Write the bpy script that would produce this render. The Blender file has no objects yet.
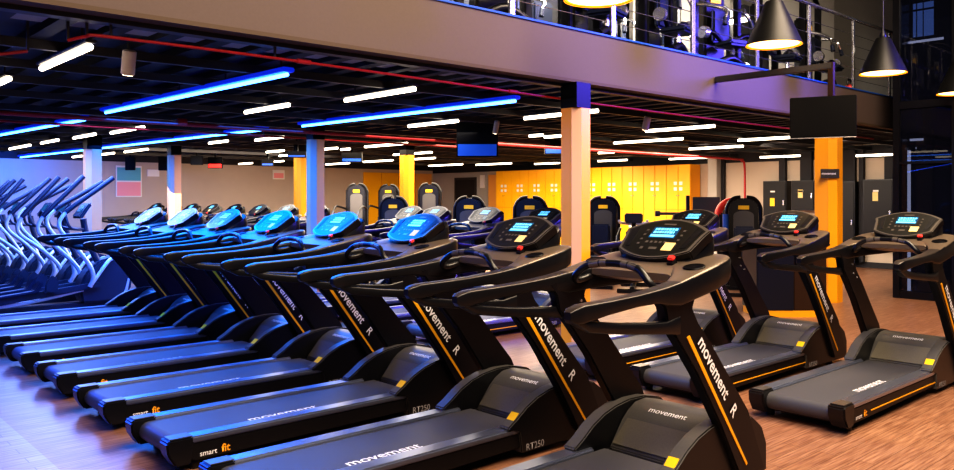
import bpy, bmesh, math, random
from mathutils import Vector, Matrix
random.seed(7)
SC = bpy.context.scene
COL = SC.collection
PI = math.pi

# ------------------------------------------------------------------ materials
def mat(name, base, rough=.5, metal=0., emit=None, strength=0., coat=0., noise=0., nscale=20., spec=.5):
    m = bpy.data.materials.new(name); m.use_nodes = True
    nt = m.node_tree; b = nt.nodes['Principled BSDF']
    b.inputs['Base Color'].default_value = (*base, 1)
    b.inputs['Roughness'].default_value = rough
    b.inputs['Metallic'].default_value = metal
    b.inputs['Specular IOR Level'].default_value = spec
    b.inputs['Coat Weight'].default_value = coat
    b.inputs['Coat Roughness'].default_value = .12
    if emit:
        b.inputs['Emission Color'].default_value = (*emit, 1)
        b.inputs['Emission Strength'].default_value = strength
    if noise:
        tc = nt.nodes.new('ShaderNodeTexCoord'); n = nt.nodes.new('ShaderNodeTexNoise')
        n.inputs['Scale'].default_value = nscale; n.inputs['Detail'].default_value = 4
        nt.links.new(tc.outputs['Object'], n.inputs['Vector'])
        mx = nt.nodes.new('ShaderNodeMix'); mx.data_type = 'RGBA'
        mx.inputs['A'].default_value = (*[c*(1-noise) for c in base], 1)
        mx.inputs['B'].default_value = (*[min(1, c*(1+noise)) for c in base], 1)
        nt.links.new(n.outputs['Fac'], mx.inputs['Factor'])
        nt.links.new(mx.outputs['Result'], b.inputs['Base Color'])
    return m

def wood_floor(name, ca, cb, cc, rough):
    m = bpy.data.materials.new(name); m.use_nodes = True
    nt = m.node_tree; b = nt.nodes['Principled BSDF']; L = nt.links.new
    tc = nt.nodes.new('ShaderNodeTexCoord')
    br = nt.nodes.new('ShaderNodeTexBrick')
    br.inputs['Scale'].default_value = 1.0
    br.inputs['Brick Width'].default_value = 1.25
    br.inputs['Row Height'].default_value = .115
    br.inputs['Mortar Size'].default_value = .0025
    br.inputs['Color1'].default_value = (*ca, 1); br.inputs['Color2'].default_value = (*cb, 1)
    br.inputs['Mortar'].default_value = (*[c*.3 for c in ca], 1)
    br.offset = .37
    L(tc.outputs['Object'], br.inputs['Vector'])
    mp = nt.nodes.new('ShaderNodeMapping'); mp.inputs['Scale'].default_value = (1.2, 26, 1)
    L(tc.outputs['Object'], mp.inputs['Vector'])
    n = nt.nodes.new('ShaderNodeTexNoise'); n.inputs['Scale'].default_value = 3; n.inputs['Detail'].default_value = 6
    L(mp.outputs['Vector'], n.inputs['Vector'])
    rp = nt.nodes.new('ShaderNodeValToRGB')
    rp.color_ramp.elements[0].position = .35; rp.color_ramp.elements[1].position = .68
    L(n.outputs['Fac'], rp.inputs['Fac'])
    mx = nt.nodes.new('ShaderNodeMix'); mx.data_type = 'RGBA'
    mx.inputs['B'].default_value = (*cc, 1)
    L(rp.outputs['Color'], mx.inputs['Factor']); L(br.outputs['Color'], mx.inputs['A'])
    L(mx.outputs['Result'], b.inputs['Base Color'])
    b.inputs['Roughness'].default_value = rough
    return m

def glass_mat(name, tint, amount, rough=.0):
    m = bpy.data.materials.new(name); m.use_nodes = True
    nt = m.node_tree; nt.nodes.clear()
    o = nt.nodes.new('ShaderNodeOutputMaterial'); t = nt.nodes.new('ShaderNodeBsdfTransparent')
    g = nt.nodes.new('ShaderNodeBsdfPrincipled'); mx = nt.nodes.new('ShaderNodeMixShader')
    t.inputs['Color'].default_value = (*tint, 1)
    g.inputs['Base Color'].default_value = (.010, .012, .026, 1); g.inputs['Roughness'].default_value = rough
    mx.inputs[0].default_value = amount
    nt.links.new(t.outputs[0], mx.inputs[1]); nt.links.new(g.outputs[0], mx.inputs[2]); nt.links.new(mx.outputs[0], o.inputs[0])
    return m

M = dict(
    black=mat('black_plastic', (.007, .007, .009), .34, noise=.2, nscale=60),
    blackgloss=mat('black_painted_metal', (.0045, .0045, .007), .36, 0, spec=.4),
    frame=mat('dark_side_frame', (.007, .0065, .008), .42, spec=.35),
    hood=mat('hood_plastic', (.10, .096, .092), .36, noise=.15, nscale=90),
    hoodface=mat('hood_face_plastic', (.17, .155, .12), .45, noise=.2, nscale=120),
    bronze=mat('console_plastic', (.15, .115, .085), .34, .3),
    armtop=mat('arm_top_plastic', (.045, .035, .030), .36, .2), bezel=mat('console_bezel', (.17, .15, .13), .28, .5), print=mat('grey_print', (.35, .35, .37), .5),
    rail=mat('foot_rail_metal', (.38, .42, .54), .30, .88),  # slight blue tint put in for the strip lights' sheen
    belt=mat('rubber_belt', (.075, .075, .085), .5, noise=.12, nscale=200),
    panel=mat('console_face', (.010, .0095, .008), .34, spec=.55),
    yellow=mat('yellow_paint', (.85, .42, .015), .4),
    label=mat('yellow_label', (.9, .58, .02), .45),
    sticker=mat('cream_sticker', (.75, .6, .25), .5),
    white=mat('white_print', (.85, .85, .88), .5),
    orange=mat('orange_print', (.9, .4, .02), .5),
    red=mat('red_plastic', (.75, .06, .05), .35),
    screen=mat('lcd_screen', (.01, .03, .06), .2, emit=(.02, .12, .25), strength=.6),
    readout=mat('lcd_digits', (.1, .5, .7), .4, emit=(.22, .68, 1.0), strength=.8),
    chrome=mat('brushed_steel', (.62, .62, .64), .25, .9),
    silver=mat('silver_paint', (.72, .74, .80), .3, .3),
    ellipt=mat('slate_plastic', (.035, .045, .07), .36, noise=.1, nscale=40),
    grip=mat('dark_grip', (.015, .022, .05), .42),
    ceil=mat('black_ceiling', (.011, .011, .017), .65, noise=.3, nscale=4),
    rib=mat('deck_rib_highlights', (.22, .22, .25), .6),
    beam=mat('dark_beam', (.035, .033, .036), .5),
    fascia=mat('plaster_fascia', (.115, .085, .078), .75, noise=.06, nscale=50),
    fasciaedge=mat('fascia_edge', (.085, .055, .035), .7),
    wall=mat('greige_wall', (.52, .44, .36), .8, noise=.05, nscale=3),
    wallgrey=mat('pale_grey_wall', (.42, .40, .37), .8, noise=.05, nscale=3),
    darkwall=mat('charcoal_wall', (.02, .02, .025), .7),
    colorange=mat('orange_column_paint', (.86, .38, .025), .45),
    colglow=mat('column_corner_glow', (.66, .40, .30), .5),  # pinkish light on pillar corners, put into a paler colour
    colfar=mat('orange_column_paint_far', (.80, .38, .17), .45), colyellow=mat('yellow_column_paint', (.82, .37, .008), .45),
    locker=mat('yellow_locker_laminate', (.93, .48, .006), .4, noise=.04, nscale=2),
    lockerside=mat('amber_locker_side', (.85, .36, .01), .45),
    tan=mat('orange_panel_paint', (.82, .40, .10), .5),
    pipe=mat('red_pipe_paint', (.42, .022, .025), .4),
    tube=mat('warm_white_tube', (1, .95, .85), .5, emit=(1, .86, .66), strength=5),
    bluetube=mat('blue_led_core', (.3, .6, 1), .5, emit=(.06, .28, 1.0), strength=7),
    bluehalo=mat('blue_led_halo', (.02, .06, .3), .4, emit=(.0, .03, .75), strength=.5),  # blue halo of the tube put in as a weak housing glow
    lamp=mat('lamp_shade_black', (.006, .006, .006), .45, spec=.4),
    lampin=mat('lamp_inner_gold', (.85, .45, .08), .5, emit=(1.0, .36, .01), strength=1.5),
    bulb=mat('lamp_bulb', (1, .9, .7), .5, emit=(1, .74, .36), strength=2.6),
    tv=mat('tv_black', (.004, .004, .005), .35, spec=.15),
    desk=mat('desk_black', (.008, .011, .022), .3),
    brownish=mat('brown_glass_panel', (.035, .018, .010), .25),
    teal=mat('teal_print', (.12, .42, .48), .6),
    pink=mat('pink_print', (.85, .36, .38), .6),
    paper=mat('paper_white', (.78, .76, .74), .6),
    pad=mat('blue_pad', (.02, .10, .45), .45),
    redpad=mat('red_pad', (.8, .05, .03), .45),
    amberled=mat('red_display', (.8, .03, .02), .4, emit=(1, .03, .02), strength=2),
    bluescr=mat('blue_screen', (.02, .1, .5), .3, emit=(.01, .10, .6), strength=.28),
    stripe_b=mat('navy_slat', (.02, .04, .12), .5), stripe_g=mat('grey_slat', (.30, .28, .25), .5),
    bluewindow=mat('lit_window', (.4, .5, .6), .4, emit=(.45, .65, .95), strength=2.0), curtain=mat('brown_curtain', (.22, .12, .05), .7),
    glass=glass_mat('dark_glass', (.32, .36, .5), .5),
    floor=wood_floor('wood_floor', (.33, .175, .105), (.41, .23, .145), (.165, .072, .042), .36),
    floor_glow=wood_floor('wood_floor_blue_glow', (.36, .24, .20), (.42, .29, .24), (.22, .13, .11), .34),  # same wood, blue light over the walkway put into a cooler colour
)

# ------------------------------------------------------------------ mesh helpers
def nb(): return bmesh.new()
def merge(bm, tmp, mtx=None):
    if mtx is not None: tmp.transform(mtx)
    me = bpy.data.meshes.new('t'); tmp.to_mesh(me); tmp.free(); bm.from_mesh(me); bpy.data.meshes.remove(me)
    return bm
def box(bm, lo, hi, bev=0., mtx=None, seg=2):
    t = nb(); bmesh.ops.create_cube(t, size=1)
    s = [hi[i]-lo[i] for i in range(3)]; c = [(hi[i]+lo[i])/2 for i in range(3)]
    t.transform(Matrix.Translation(c) @ Matrix.Diagonal((*s, 1)))
    if bev: bmesh.ops.bevel(t, geom=t.edges[:], offset=min(bev, .45*min(abs(x) for x in s)), segments=seg, affect='EDGES')
    return merge(bm, t, mtx)
def prism(bm, pts, a0, a1, axis='y', bev=0., mtx=None):
    t = nb()
    def P(u, v, a): return (u, a, v) if axis == 'y' else (u, v, a) if axis == 'z' else (a, u, v)
    A = [t.verts.new(P(u, v, a0)) for u, v in pts]; B = [t.verts.new(P(u, v, a1)) for u, v in pts]
    n = len(pts)
    t.faces.new(A); t.faces.new(B[::-1])
    for i in range(n): t.faces.new((A[i], B[i], B[(i+1) % n], A[(i+1) % n]))
    bmesh.ops.recalc_face_normals(t, faces=t.faces[:])
    if bev: bmesh.ops.bevel(t, geom=t.edges[:], offset=bev, segments=2, affect='EDGES', clamp_overlap=True)
    return merge(bm, t, mtx)
def loft(bm, rings, mtx=None):
    t = nb(); R = [[t.verts.new(p) for p in r] for r in rings]; n = len(rings[0])
    for a, b in zip(R, R[1:]):
        for i in range(n): t.faces.new((a[i], a[(i+1) % n], b[(i+1) % n], b[i]))
    t.faces.new(R[0][::-1]); t.faces.new(R[-1])
    bmesh.ops.recalc_face_normals(t, faces=t.faces[:])
    return merge(bm, t, mtx)
def smooth_path(pts, k=6):
    P = [Vector(p) for p in pts]
    if len(P) < 3: return P
    out = []
    for i in range(len(P)-1):
        p0, p1, p2, p3 = P[max(i-1, 0)], P[i], P[i+1], P[min(i+2, len(P)-1)]
        for j in range(k):
            t = j/k
            out.append(.5*((2*p1)+(p2-p0)*t+(2*p0-5*p1+4*p2-p3)*t*t+(3*p1-p0-3*p2+p3)*t**3))
    out.append(P[-1]); return out
def tube(bm, pts, r, seg=10, k=6, flat=1., mtx=None):
    P = smooth_path(pts, k); n = len(P); rings = []; prev = None
    for i, p in enumerate(P):
        d = (P[min(i+1, n-1)]-P[max(i-1, 0)]).normalized()
        if prev is None:
            up = Vector((0, 1, 0)) if abs(d.y) < .9 else Vector((0, 0, 1))
            u = (up-d*up.dot(d)).normalized()
        else: u = (prev-d*prev.dot(d)).normalized()
        prev = u; v = d.cross(u)
        rr = r(i/(n-1)) if callable(r) else r
        rings.append([p+u*math.cos(2*PI*j/seg)*rr*flat+v*math.sin(2*PI*j/seg)*rr for j in range(seg)])
    return loft(bm, rings, mtx)
def cyl(bm, a, b, r, seg=16): return tube(bm, [a, b], r, seg)
def lathe(bm, prof, c=(0, 0, 0), seg=32, close=False):
    t = nb(); R = [[t.verts.new((c[0]+r*math.cos(2*PI*j/seg), c[1]+r*math.sin(2*PI*j/seg), c[2]+z)) for j in range(seg)] for r, z in prof]
    for a, b in zip(R, R[1:]):
        for j in range(seg): t.faces.new((a[j], a[(j+1) % seg], b[(j+1) % seg], b[j]))
    if close: t.faces.new(R[0][::-1]); t.faces.new(R[-1])
    bmesh.ops.recalc_face_normals(t, faces=t.faces[:])
    return merge(bm, t)
def rrect(hw, z0, z1, cy, x, n=16, p=3.2):
    out = []; cz = (z0+z1)/2; hh = (z1-z0)/2
    for j in range(n):
        a = 2*PI*j/n; c, s = math.cos(a), math.sin(a)
        out.append((x, cy+hw*math.copysign(abs(c)**(2/p), c), cz+hh*math.copysign(abs(s)**(2/p), s)))
    return out
_tc = {}
def text_bm(bm, s, size, mtx, bold=.0, align='LEFT'):
    key = (s, bold, align)
    if key not in _tc:
        cu = bpy.data.curves.new('txt', 'FONT'); cu.body = s; cu.size = 1; cu.offset = bold; cu.align_x = align; cu.resolution_u = 3
        o = bpy.data.objects.new('txt', cu); COL.objects.link(o)
        bpy.context.view_layer.update()
        me = bpy.data.meshes.new_from_object(o.evaluated_get(bpy.context.evaluated_depsgraph_get()))
        bpy.data.objects.remove(o); bpy.data.curves.remove(cu); _tc[key] = me
    t = nb(); t.from_mesh(_tc[key]); t.transform(Matrix.Diagonal((size, size, size, 1)))
    return merge(bm, t, mtx)
def frame_mtx(o, x, y):
    x = Vector(x).normalized(); y = Vector(y); y = (y-x*y.dot(x)).normalized(); z = x.cross(y)
    return Matrix(((x.x, y.x, z.x, o[0]), (x.y, y.y, z.y, o[1]), (x.z, y.z, z.z, o[2]), (0, 0, 0, 1)))

def obj(name, bm, m, parent=None, smooth=True, label=None):
    me = bpy.data.meshes.new(name); bm.to_mesh(me); bm.free()
    for mm in (m if isinstance(m, (list, tuple)) else [m]): me.materials.append(mm)
    if smooth:
        for p in me.polygons: p.use_smooth = True
        me.set_sharp_from_angle(angle=math.radians(38))
    o = bpy.data.objects.new(name, me); COL.objects.link(o)
    if parent: o.parent = parent
    if label: o['label'] = label
    return o
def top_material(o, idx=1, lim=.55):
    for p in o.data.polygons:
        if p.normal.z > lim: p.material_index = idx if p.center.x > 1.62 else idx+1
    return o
def tag(o, label, cat, group=None, kind=None):
    o['label'] = label; o['category'] = cat
    if group: o['group'] = group
    if kind: o['kind'] = kind
    return o
def thing(name, label, cat, loc=(0, 0, 0), rz=0., group=None):
    o = bpy.data.objects.new(name, None); COL.objects.link(o); o.location = loc; o.rotation_euler = (0, 0, rz)
    o.empty_display_size = .1
    return tag(o, label, cat, group)
def struct(name, bm, m, smooth=False, parent=None):
    o = obj(name, bm, m, parent, smooth)
    if not parent: o['kind'] = 'structure'
    return o
def children(o): return [c for c in ALL_CH.get(o.name, [])]
ALL_CH = {}
def index_children():
    ALL_CH.clear()
    for o in bpy.data.objects:
        if o.parent: ALL_CH.setdefault(o.parent.name, []).append(o)
def dup(root, loc, rz=None, label=None, skip=()):
    index_children()
    r = root.copy(); COL.objects.link(r); r.location = loc
    if rz is not None: r.rotation_euler = (0, 0, rz)
    if label: r['label'] = label
    for ch in children(root):
        if ch.name.split('.')[0] in skip: continue
        c = ch.copy(); COL.objects.link(c); c.parent = r
        for g in children(ch):
            d = g.copy(); COL.objects.link(d); d.parent = c
    return r
ORD = ['first', 'second', 'third', 'fourth', 'fifth', 'sixth', 'seventh', 'eighth', 'ninth', 'tenth', 'eleventh', 'twelfth',
       'thirteenth', 'fourteenth', 'fifteenth', 'sixteenth', 'seventeenth', 'eighteenth']

# ------------------------------------------------------------------ setting
FY, FZ0, FZ1 = 5.45, 2.815, 3.335         # face of the mezzanine edge
XW, YW = 19.0, 23.4
b = nb(); box(b, (-4, -4, -.1), (1.35, YW, 0)); struct('floor', b, M['floor_glow'])
b = nb(); box(b, (1.35, -4, -.1), (21, YW, 0)); struct('floor_main', b, M['floor']).name = 'floor.001'
b = nb(); box(b, (-4, YW, 0), (XW+2, YW+.2, FZ0+.1)); struct('wall_far', b, M['wall'])
b = nb(); box(b, (XW, -4, 0), (XW+.2, YW, FZ0+.1)); struct('wall_back', b, M['wall'])
b = nb()
box(b, (XW-.03, -4, 0), (XW-.001, 11.2, .13))
struct('baseboard_back', b, M['darkwall'])
b = nb(); box(b, (XW-.02, 6, 2.52), (XW-.001, YW, FZ0)); box(b, (2, YW-.02, 2.62), (XW, YW-.001, FZ0)); struct('trim_1', b, M['darkwall'])
# corrugated deck under the mezzanine
b = nb(); box(b, (-4, FY+.12, FZ0+.02), (XW+.3, YW, FZ0+.12)); struct('ceiling', b, M['ceil'])
b = nb()
x = -3.9
while x < 17:
    box(b, (x, FY+.16, FZ0-.045), (x+.11, YW-.1, FZ0+.03)); x += .36
struct('ceiling_ribs', b, M['ceil']).name = 'ceiling.001'
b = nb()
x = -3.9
while x < 17:                                # rib highlights by the slab edge, put in as paler short pieces
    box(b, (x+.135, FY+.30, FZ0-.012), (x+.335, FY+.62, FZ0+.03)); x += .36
struct('ceiling_rib_highlights', b, M['rib']).name = 'ceiling.002'
for i, (y, z, t) in enumerate([(FY+.14, FZ0-.05, .10), (6.55, 2.70, .05), (7.5, 2.69, .05), (8.5, 2.69, .05), (9.6, 2.68, .06), (10.85, 2.66, .10), (12.4, 2.67, .06), (14.2, 2.67, .06),
                               (16.2, 2.67, .08), (18.4, 2.67, .06), (20.6, 2.67, .06)]):
    b = nb(); box(b, (-4, y, z), (XW, y+t, z+.07)); struct('trim_%d' % (i+2), b, M['beam'])
# mezzanine slab and its plaster face
b = nb(); box(b, (-4, FY, FZ0), (XW, FY+.12, FZ1)); struct('wall_mezzanine_face', b, M['fascia'])
b = nb(); box(b, (-4, FY-.012, FZ0-.02), (XW, FY+.13, FZ0+.012)); struct('trim_20', b, M['fasciaedge'])
b = nb(); box(b, (-4, FY-.015, FZ1), (XW, FY+.2, FZ1+.02)); struct('trim_21', b, M['pad'])
b = nb(); box(b, (-4, FY+.12, FZ1-.12), (XW, 12, FZ1)); struct('floor_mezzanine', b, M['darkwall'])
b = nb(); box(b, (-4, 12, FZ1), (XW+2, 12.2, 8)); struct('wall_upper', b, M['darkwall'])
b = nb(); box(b, (XW, FY+.1, FZ1), (XW+.2, 12, 8)); struct('wall_upper_back', b, M['wallgrey'])
b = nb(); box(b, (-4, -4, 8), (XW+2, 12.2, 8.1)); struct('ceiling_upper', b, M['ceil'])
b = nb(); box(b, (XW, -4, FZ0+.1), (XW+.2, FY, 8)); struct('wall_atrium_back', b, M['darkwall'])
# vertical slats behind the upper machines
k = 0; x = 3.2
while x < 15.5:
    wdt = random.choice((.16, .22, .3)); 
    b = nb(); box(b, (x, 8.55, FZ1), (x+wdt, 8.63, 5.6))
    o = obj('wall_slat', b, [M['stripe_b'], M['stripe_g'], M['stripe_g'], M['darkwall']][k % 4], smooth=False); o.name = 'trim_%d' % (30+k); o['kind'] = 'structure'
    x += wdt+random.choice((.04, .12, .2)); k += 1

# pillars: steel cores in coloured cladding
def pillar(x, y, w, z1, label, mats, top=True):
    t = thing('pillar', label, 'pillar', (x, y, 0), group='cladded pillars of the hall')
    c = w*.30; h = w/2
    P = [(-h+c*.0, h), (-h, -h+c), (-h+c, -h), (h, -h), (h, h)]
    b = nb(); prism(b, P, 0, z1-.26, 'z')
    o = obj('shaft', b, mats[0], t, smooth=False)
    b = nb(); q = c*.92
    prism(b, [(-h-.008, -h+c), (-h+.004, -h+c+.006), (-h+c+.006, -h+.004), (-h+c, -h-.008)], .02, z1-.27, 'z')
    obj('corner_face', b, mats[1], t, smooth=False)  # chamfered corner, painted with the light tone where one is given
    b = nb(); box(b, (-h*1.02, -h*1.02, z1-.26), (h*1.02, h*1.02, z1))
    obj('capital', b, M['tv'], t, smooth=False)
    return t
FC = M['colfar']; OC, PC, YC = M['colorange'], M['colglow'], M['colyellow']
pillar(6.39, FY+.06, .215, FZ0-.02, 'orange clad pillar rising between front treadmills under the mezzanine edge', (OC, PC))
pillar(6.53, 10.95, .20, 2.77, 'tall orange pillar lit lilac behind the fourth treadmill of the front row', (FC, PC))
pillar(6.66, 16.9, .215, 2.77, 'slim orange pillar lit lilac beside the blank stretch of far wall', (FC, PC))
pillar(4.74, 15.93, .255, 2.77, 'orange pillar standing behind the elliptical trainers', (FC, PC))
pillar(8.75, 15.3, .20, 2.77, 'thin bright yellow pillar tucked behind the tall orange pillar lit lilac', (YC, YC))
pillar(10.32, 13.59, .22, 2.77, 'yellow pillar beside the dark door among the weight machines', (YC, YC))
t = pillar(12.3, FY+.05, .30, FZ0-.02, 'yellow pillar with a small grey sign below the hanging television', (YC, YC))
b = nb(); box(b, (-.20, -.195, 1.90), (.08, -.18, 2.04), .004, Matrix.Rotation(-.75, 4, 'Z')); s_ = obj('wall_sign', b, M['beam'], t)
b = nb(); text_bm(b, 'movement', .05, Matrix.Rotation(-.75, 4, 'Z') @ frame_mtx((-.19, -.197, 1.955), (1, 0, 0), (0, 0, 1)), .01); obj('sign_lettering', b, M['white'], s_)

# ------------------------------------------------------------------ treadmill
UPR = lambda: [(2.20, .08), (2.46, .08), (2.28, .44), (2.08, .66), (1.90, .86), (1.79, .965), (1.735, 1.045), (1.76, 1.095), (1.86, 1.145), (2.0, 1.20), (1.70, 1.19), (1.44, 1.13), (1.50, 1.06), (1.52, .985), (1.62, .88), (1.78, .70), (2.00, .40)]
def make_treadmill(label):
    t = thing('treadmill', label, 'treadmill')
    # deck frames and foot rails
    for s in (-1, 1):
        b = nb(); prism(b, [(.06, .165), (.06, .10), (.14, .055), (1.9, .075), (1.9, .165)], s*.240, s*.338, bev=.006)
        sf = obj('side_frame', b, M['frame'], t)
        b = nb(); box(b, (.42, s*.339-.003, .098), (1.85, s*.339+.003, .106)); obj('accent_line', b, M['yellow'], t, False, 'thin yellow line')
        b = nb(); box(b, (.05, min(s*.236, s*.345), .163), (1.72, max(s*.236, s*.345), .203), .010); obj('foot_rail', b, M['rail'], t)
        b = nb(); prism(b, [(-.035, .19), (-.028, .12), (.02, .045), (.11, .045), (.13, .19), (.12, .206), (-.015, .206)], min(s*.232, s*.35), max(s*.232, s*.35), bev=.012)
        obj('end_cap', b, M['black'], t)
        b = nb(); box(b, (-.012, min(s*.245, s*.335), .2045), (.125, max(s*.245, s*.335), .2095), .002); obj('rail_tip', b, M['bezel'], t)
    b = nb()
    prof = [(.075, .0)]
    ring = []
    for j in range(9):
        a = PI*.5+PI*j/8
        ring.append((.075+.06*math.cos(a), .125+.06*math.sin(a)))
    prism(b, [(1.80, .185)]+ring+[(1.80, .065)], -.233, .233)
    belt = obj('running_belt', b, M['belt'], t)
    b = nb(); text_bm(b, 'movement', .115, frame_mtx((.55, -.205, .1862), (1, 0, 0), (0, 1, 0)), .012); obj('belt_lettering', b, M['white'], belt, False)
    b = nb(); box(b, (.1, -.225, .05), (1.9, .225, .11)); obj('underframe', b, M['black'], t, False)
    # brand marks on the side skirt
    b = nb(); text_bm(b, 'smart', .046, frame_mtx((.165, -.3395, .078), (1, 0, 0), (0, 0, 1)), .01); obj('skirt_lettering', b, M['white'], t, False)
    b = nb(); text_bm(b, 'fit', .066, frame_mtx((.300, -.3395, .078), (1, 0, 0), (0, 0, 1)), .025); obj('skirt_emblem', b, M['orange'], t, False)
    b = nb(); text_bm(b, 'RT250', .060, frame_mtx((1.73, -.3535, .052), (1, 0, 0), (.22, 0, 1)), .004); obj('model_lettering', b, M['print'], t, False)
    # motor hood: two arched fins and a recessed sloping face
    arch = [(1.58, .200), (1.585, .218), (1.66, .262), (1.74, .318), (1.84, .365), (1.95, .395), (2.08, .412), (2.22, .408), (2.38, .375), (2.49, .30), (2.54, .20), (2.54, .04), (1.70, .04), (1.68, .17)]
    top = [(1.60, .205), (1.66, .262), (1.74, .318), (1.84, .365), (1.95, .395), (2.08, .412), (2.22, .408)]
    for s in (-1, 1):
        b = nb()
        prism(b, arch, min(s*.262, s*.352), max(s*.262, s*.352), bev=.008)
        h = obj('hood_fin', b, [M['black'], M['hood']], t)
        for p in h.data.polygons:
            if abs(p.normal.y) < .6: p.material_index = 1
        if s < 0:
            b = nb(); box(b, (-.034, -.032, 0), (.034, .032, .004), .0015, frame_mtx((1.66, s*.306, .263), (.07, 0, .061), (0, 1, 0)))
            obj('warning_label', b, M['label'], h, True, 'yellow warning label')
    b = nb()
    prism(b, [(1.88, .17), (2.00, .315), (2.05, .355), (2.12, .390), (2.22, .398), (2.36, .365), (2.46, .29), (2.49, .06), (1.88, .06)], -.263, .263, bev=.006)
    hc = obj('motor_hood', b, M['hood'], t)
    # recessed paler front face, narrower at its top
    fm = frame_mtx((1.892, 0, .188), (0, -1, 0), (.12, 0, .145))
    b = nb(); prism(b, [(-.250, .0), (.250, .0), (.222, .172), (-.222, .172)], -.002, .006, 'z', .002, fm)
    obj('hood_face', b, M['hoodface'], hc)
    b = nb(); text_bm(b, 'movement', .058, frame_mtx((2.065, .13, .3665), (0, -1, 0), (1, 0, .50)), .006); obj('hood_lettering', b, M['white'], hc, False)
    # uprights
    for s in (-1, 1):
        y0, y1 = sorted((s*.322, s*.384))
        b = nb(); prism(b, UPR(), y0, y1, bev=.008)
        u = obj('upright', b, M['blackgloss'], t)
        yo = s*.3855
        b = nb(); prism(b, [(1.675, .905), (1.700, .912), (2.262, .15), (2.250, .140)], yo-.003, yo+.003)
        obj('accent_stripe', b, M['yellow'], u, False, 'yellow stripe')
        for q in ((1.72, .94), (1.79, .90), (1.70, 1.02)):
            b = nb(); cyl(b, (q[0], s*.317, q[1]), (q[0], s*.326, q[1]), .009, 8); obj('screw', b, M['chrome'], u)
        if s < 0:
            b = nb(); mt = frame_mtx((1.768, yo-.003, .868), (.6, 0, -.785), (.785, 0, .6))
            text_bm(b, 'movement', .098, mt, .022); obj('brand_lettering', b, M['white'], u, False)
            b = nb(); text_bm(b, 'R', .092, mt @ Matrix.Translation((.505, .002, 0)), .018)
            obj('brand_emblem', b, M['white'], u, False)
    # handrails: upper arm plus lower brace
    for s in (-1, 1):
        st = [(.80, .388, .350, 1.080, 1.112), (.822, .400, .338, 1.060, 1.126), (.88, .405, .332, 1.058, 1.138), (1.05, .408, .332, 1.080, 1.143), (1.25, .410, .330, 1.096, 1.152), (1.40, .410, .326, 1.098, 1.164), (1.50, .411, .322, 1.08, 1.175),
              (1.60, .412, .315, 1.07, 1.190), (1.70, .414, .275, 1.085, 1.212), (1.80, .415, .205, 1.10, 1.234), (1.92, .412, .10, 1.115, 1.258), (2.05, .396, .0, 1.135, 1.281), (2.13, .366, .0, 1.16, 1.290), (2.19, .32, .0, 1.19, 1.290), (2.225, .25, .0, 1.22, 1.28)]
        b = nb(); loft(b, [rrect((ya-yb)/2, z0, z1, s*(ya+yb)/2, x, 24, 7) for x, ya, yb, z0, z1 in st])
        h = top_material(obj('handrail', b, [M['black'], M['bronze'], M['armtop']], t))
        b = nb(); loft(b, [rrect(hw, z0, z1, s*.366, x, 16, 5) for x, hw, z0, z1 in [(.84, .028, 1.055, 1.10), (.93, .028, 1.010, 1.062), (1.15, .028, .978, 1.030), (1.36, .030, .955, 1.010), (1.50, .030, .940, 1.0), (1.62, .022, .92, 1.02)]])
        obj('handrail_brace', b, M['black'], h)
    # console shelf with cup holders
    st = [(1.72, .26, 1.170, 1.208), (1.78, .30, 1.150, 1.226), (1.86, .36, 1.140, 1.243), (1.95, .39, 1.150, 1.262), (2.05, .385, 1.170, 1.280), (2.14, .355, 1.19, 1.289), (2.20, .30, 1.21, 1.286), (2.222, .24, 1.23, 1.275)]
    b = nb(); loft(b, [rrect(hw, z0, z1, 0, x, 28, 7) for x, hw, z0, z1 in st])
    sh = obj('console_shelf', b, M['bronze'], t)
    for s in (-1, 1):
        mt = frame_mtx((1.835, s*.325, 1.244), (1, 0, .2), (0, 1, 0))
        b = nb(); lathe(b, [(.046, -.004), (.046, .003), (.054, .004), (.058, .0)]); lathe(b, [(.001, .0018), (.047, .0018)])
        b.transform(mt); obj('cup_holder', b, M['tv'], sh)
    # console tilted towards the runner
    O = Vector((1.935, 0, 1.305)); U = Vector((.80, 0, .60)).normalized()
    cm = frame_mtx(O, (0, -1, 0), U)            # x to the runner's right hand, y up the face, z towards the runner
    def outline(k, n=14):
        L = []
        for j in range(n+1): u = -1+2*j/n; L.append((.238*k*u, .095+(-.095-.072*(1-abs(u)**2.0))*k))
        L.append((.262*k, .095+.04*k)); L.append((.278*k, .095+.085*k))
        for j in range(1, n): u = 1-2*j/n; L.append((.278*k*u, .095+(.085+.098*(1-abs(u)**2.0))*k))
        L.append((-.278*k, .095+.085*k)); L.append((-.262*k, .095+.04*k))
        return L
    b = nb(); prism(b, outline(1), -.05, .012, 'z', .006, cm); co = obj('console', b, [M['black'], M['bezel']], t)
    nz = (cm.to_3x3() @ Vector((0, 0, 1)))
    for p in co.data.polygons:
        if p.normal.dot(nz) > .5: p.material_index = 1
    b = nb(); prism(b, outline(.90), .0105, .0135, 'z', 0, cm); fp = obj('console_face', b, M['panel'], co)
    b = nb(); prism(b, [(-.085, .100), (.085, .100), (.085, .195), (-.085, .195)], .0135, .0155, 'z', 0, cm); obj('screen', b, M['screen'], co, False)
    b = nb(); rs = random.Random(3)
    for row, (v0, v1) in enumerate([(.166, .184), (.140, .158)]):
        xx = -.072
        while xx < .066:
            ww = rs.choice((.008, .012, .018)); box(b, (xx, v0, .0156), (xx+ww, v1, .0162), 0, cm); xx += ww+.005
    box(b, (-.078, .108, .0156), (.078, .128, .0162), 0, cm)
    obj('readout', b, M['readout'], co, False)
    keys = [(sx*.122-.008, .04+.04*q, sx*.122+.008, .054+.04*q) for sx in (-1, 1) for q in range(4)]
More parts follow.
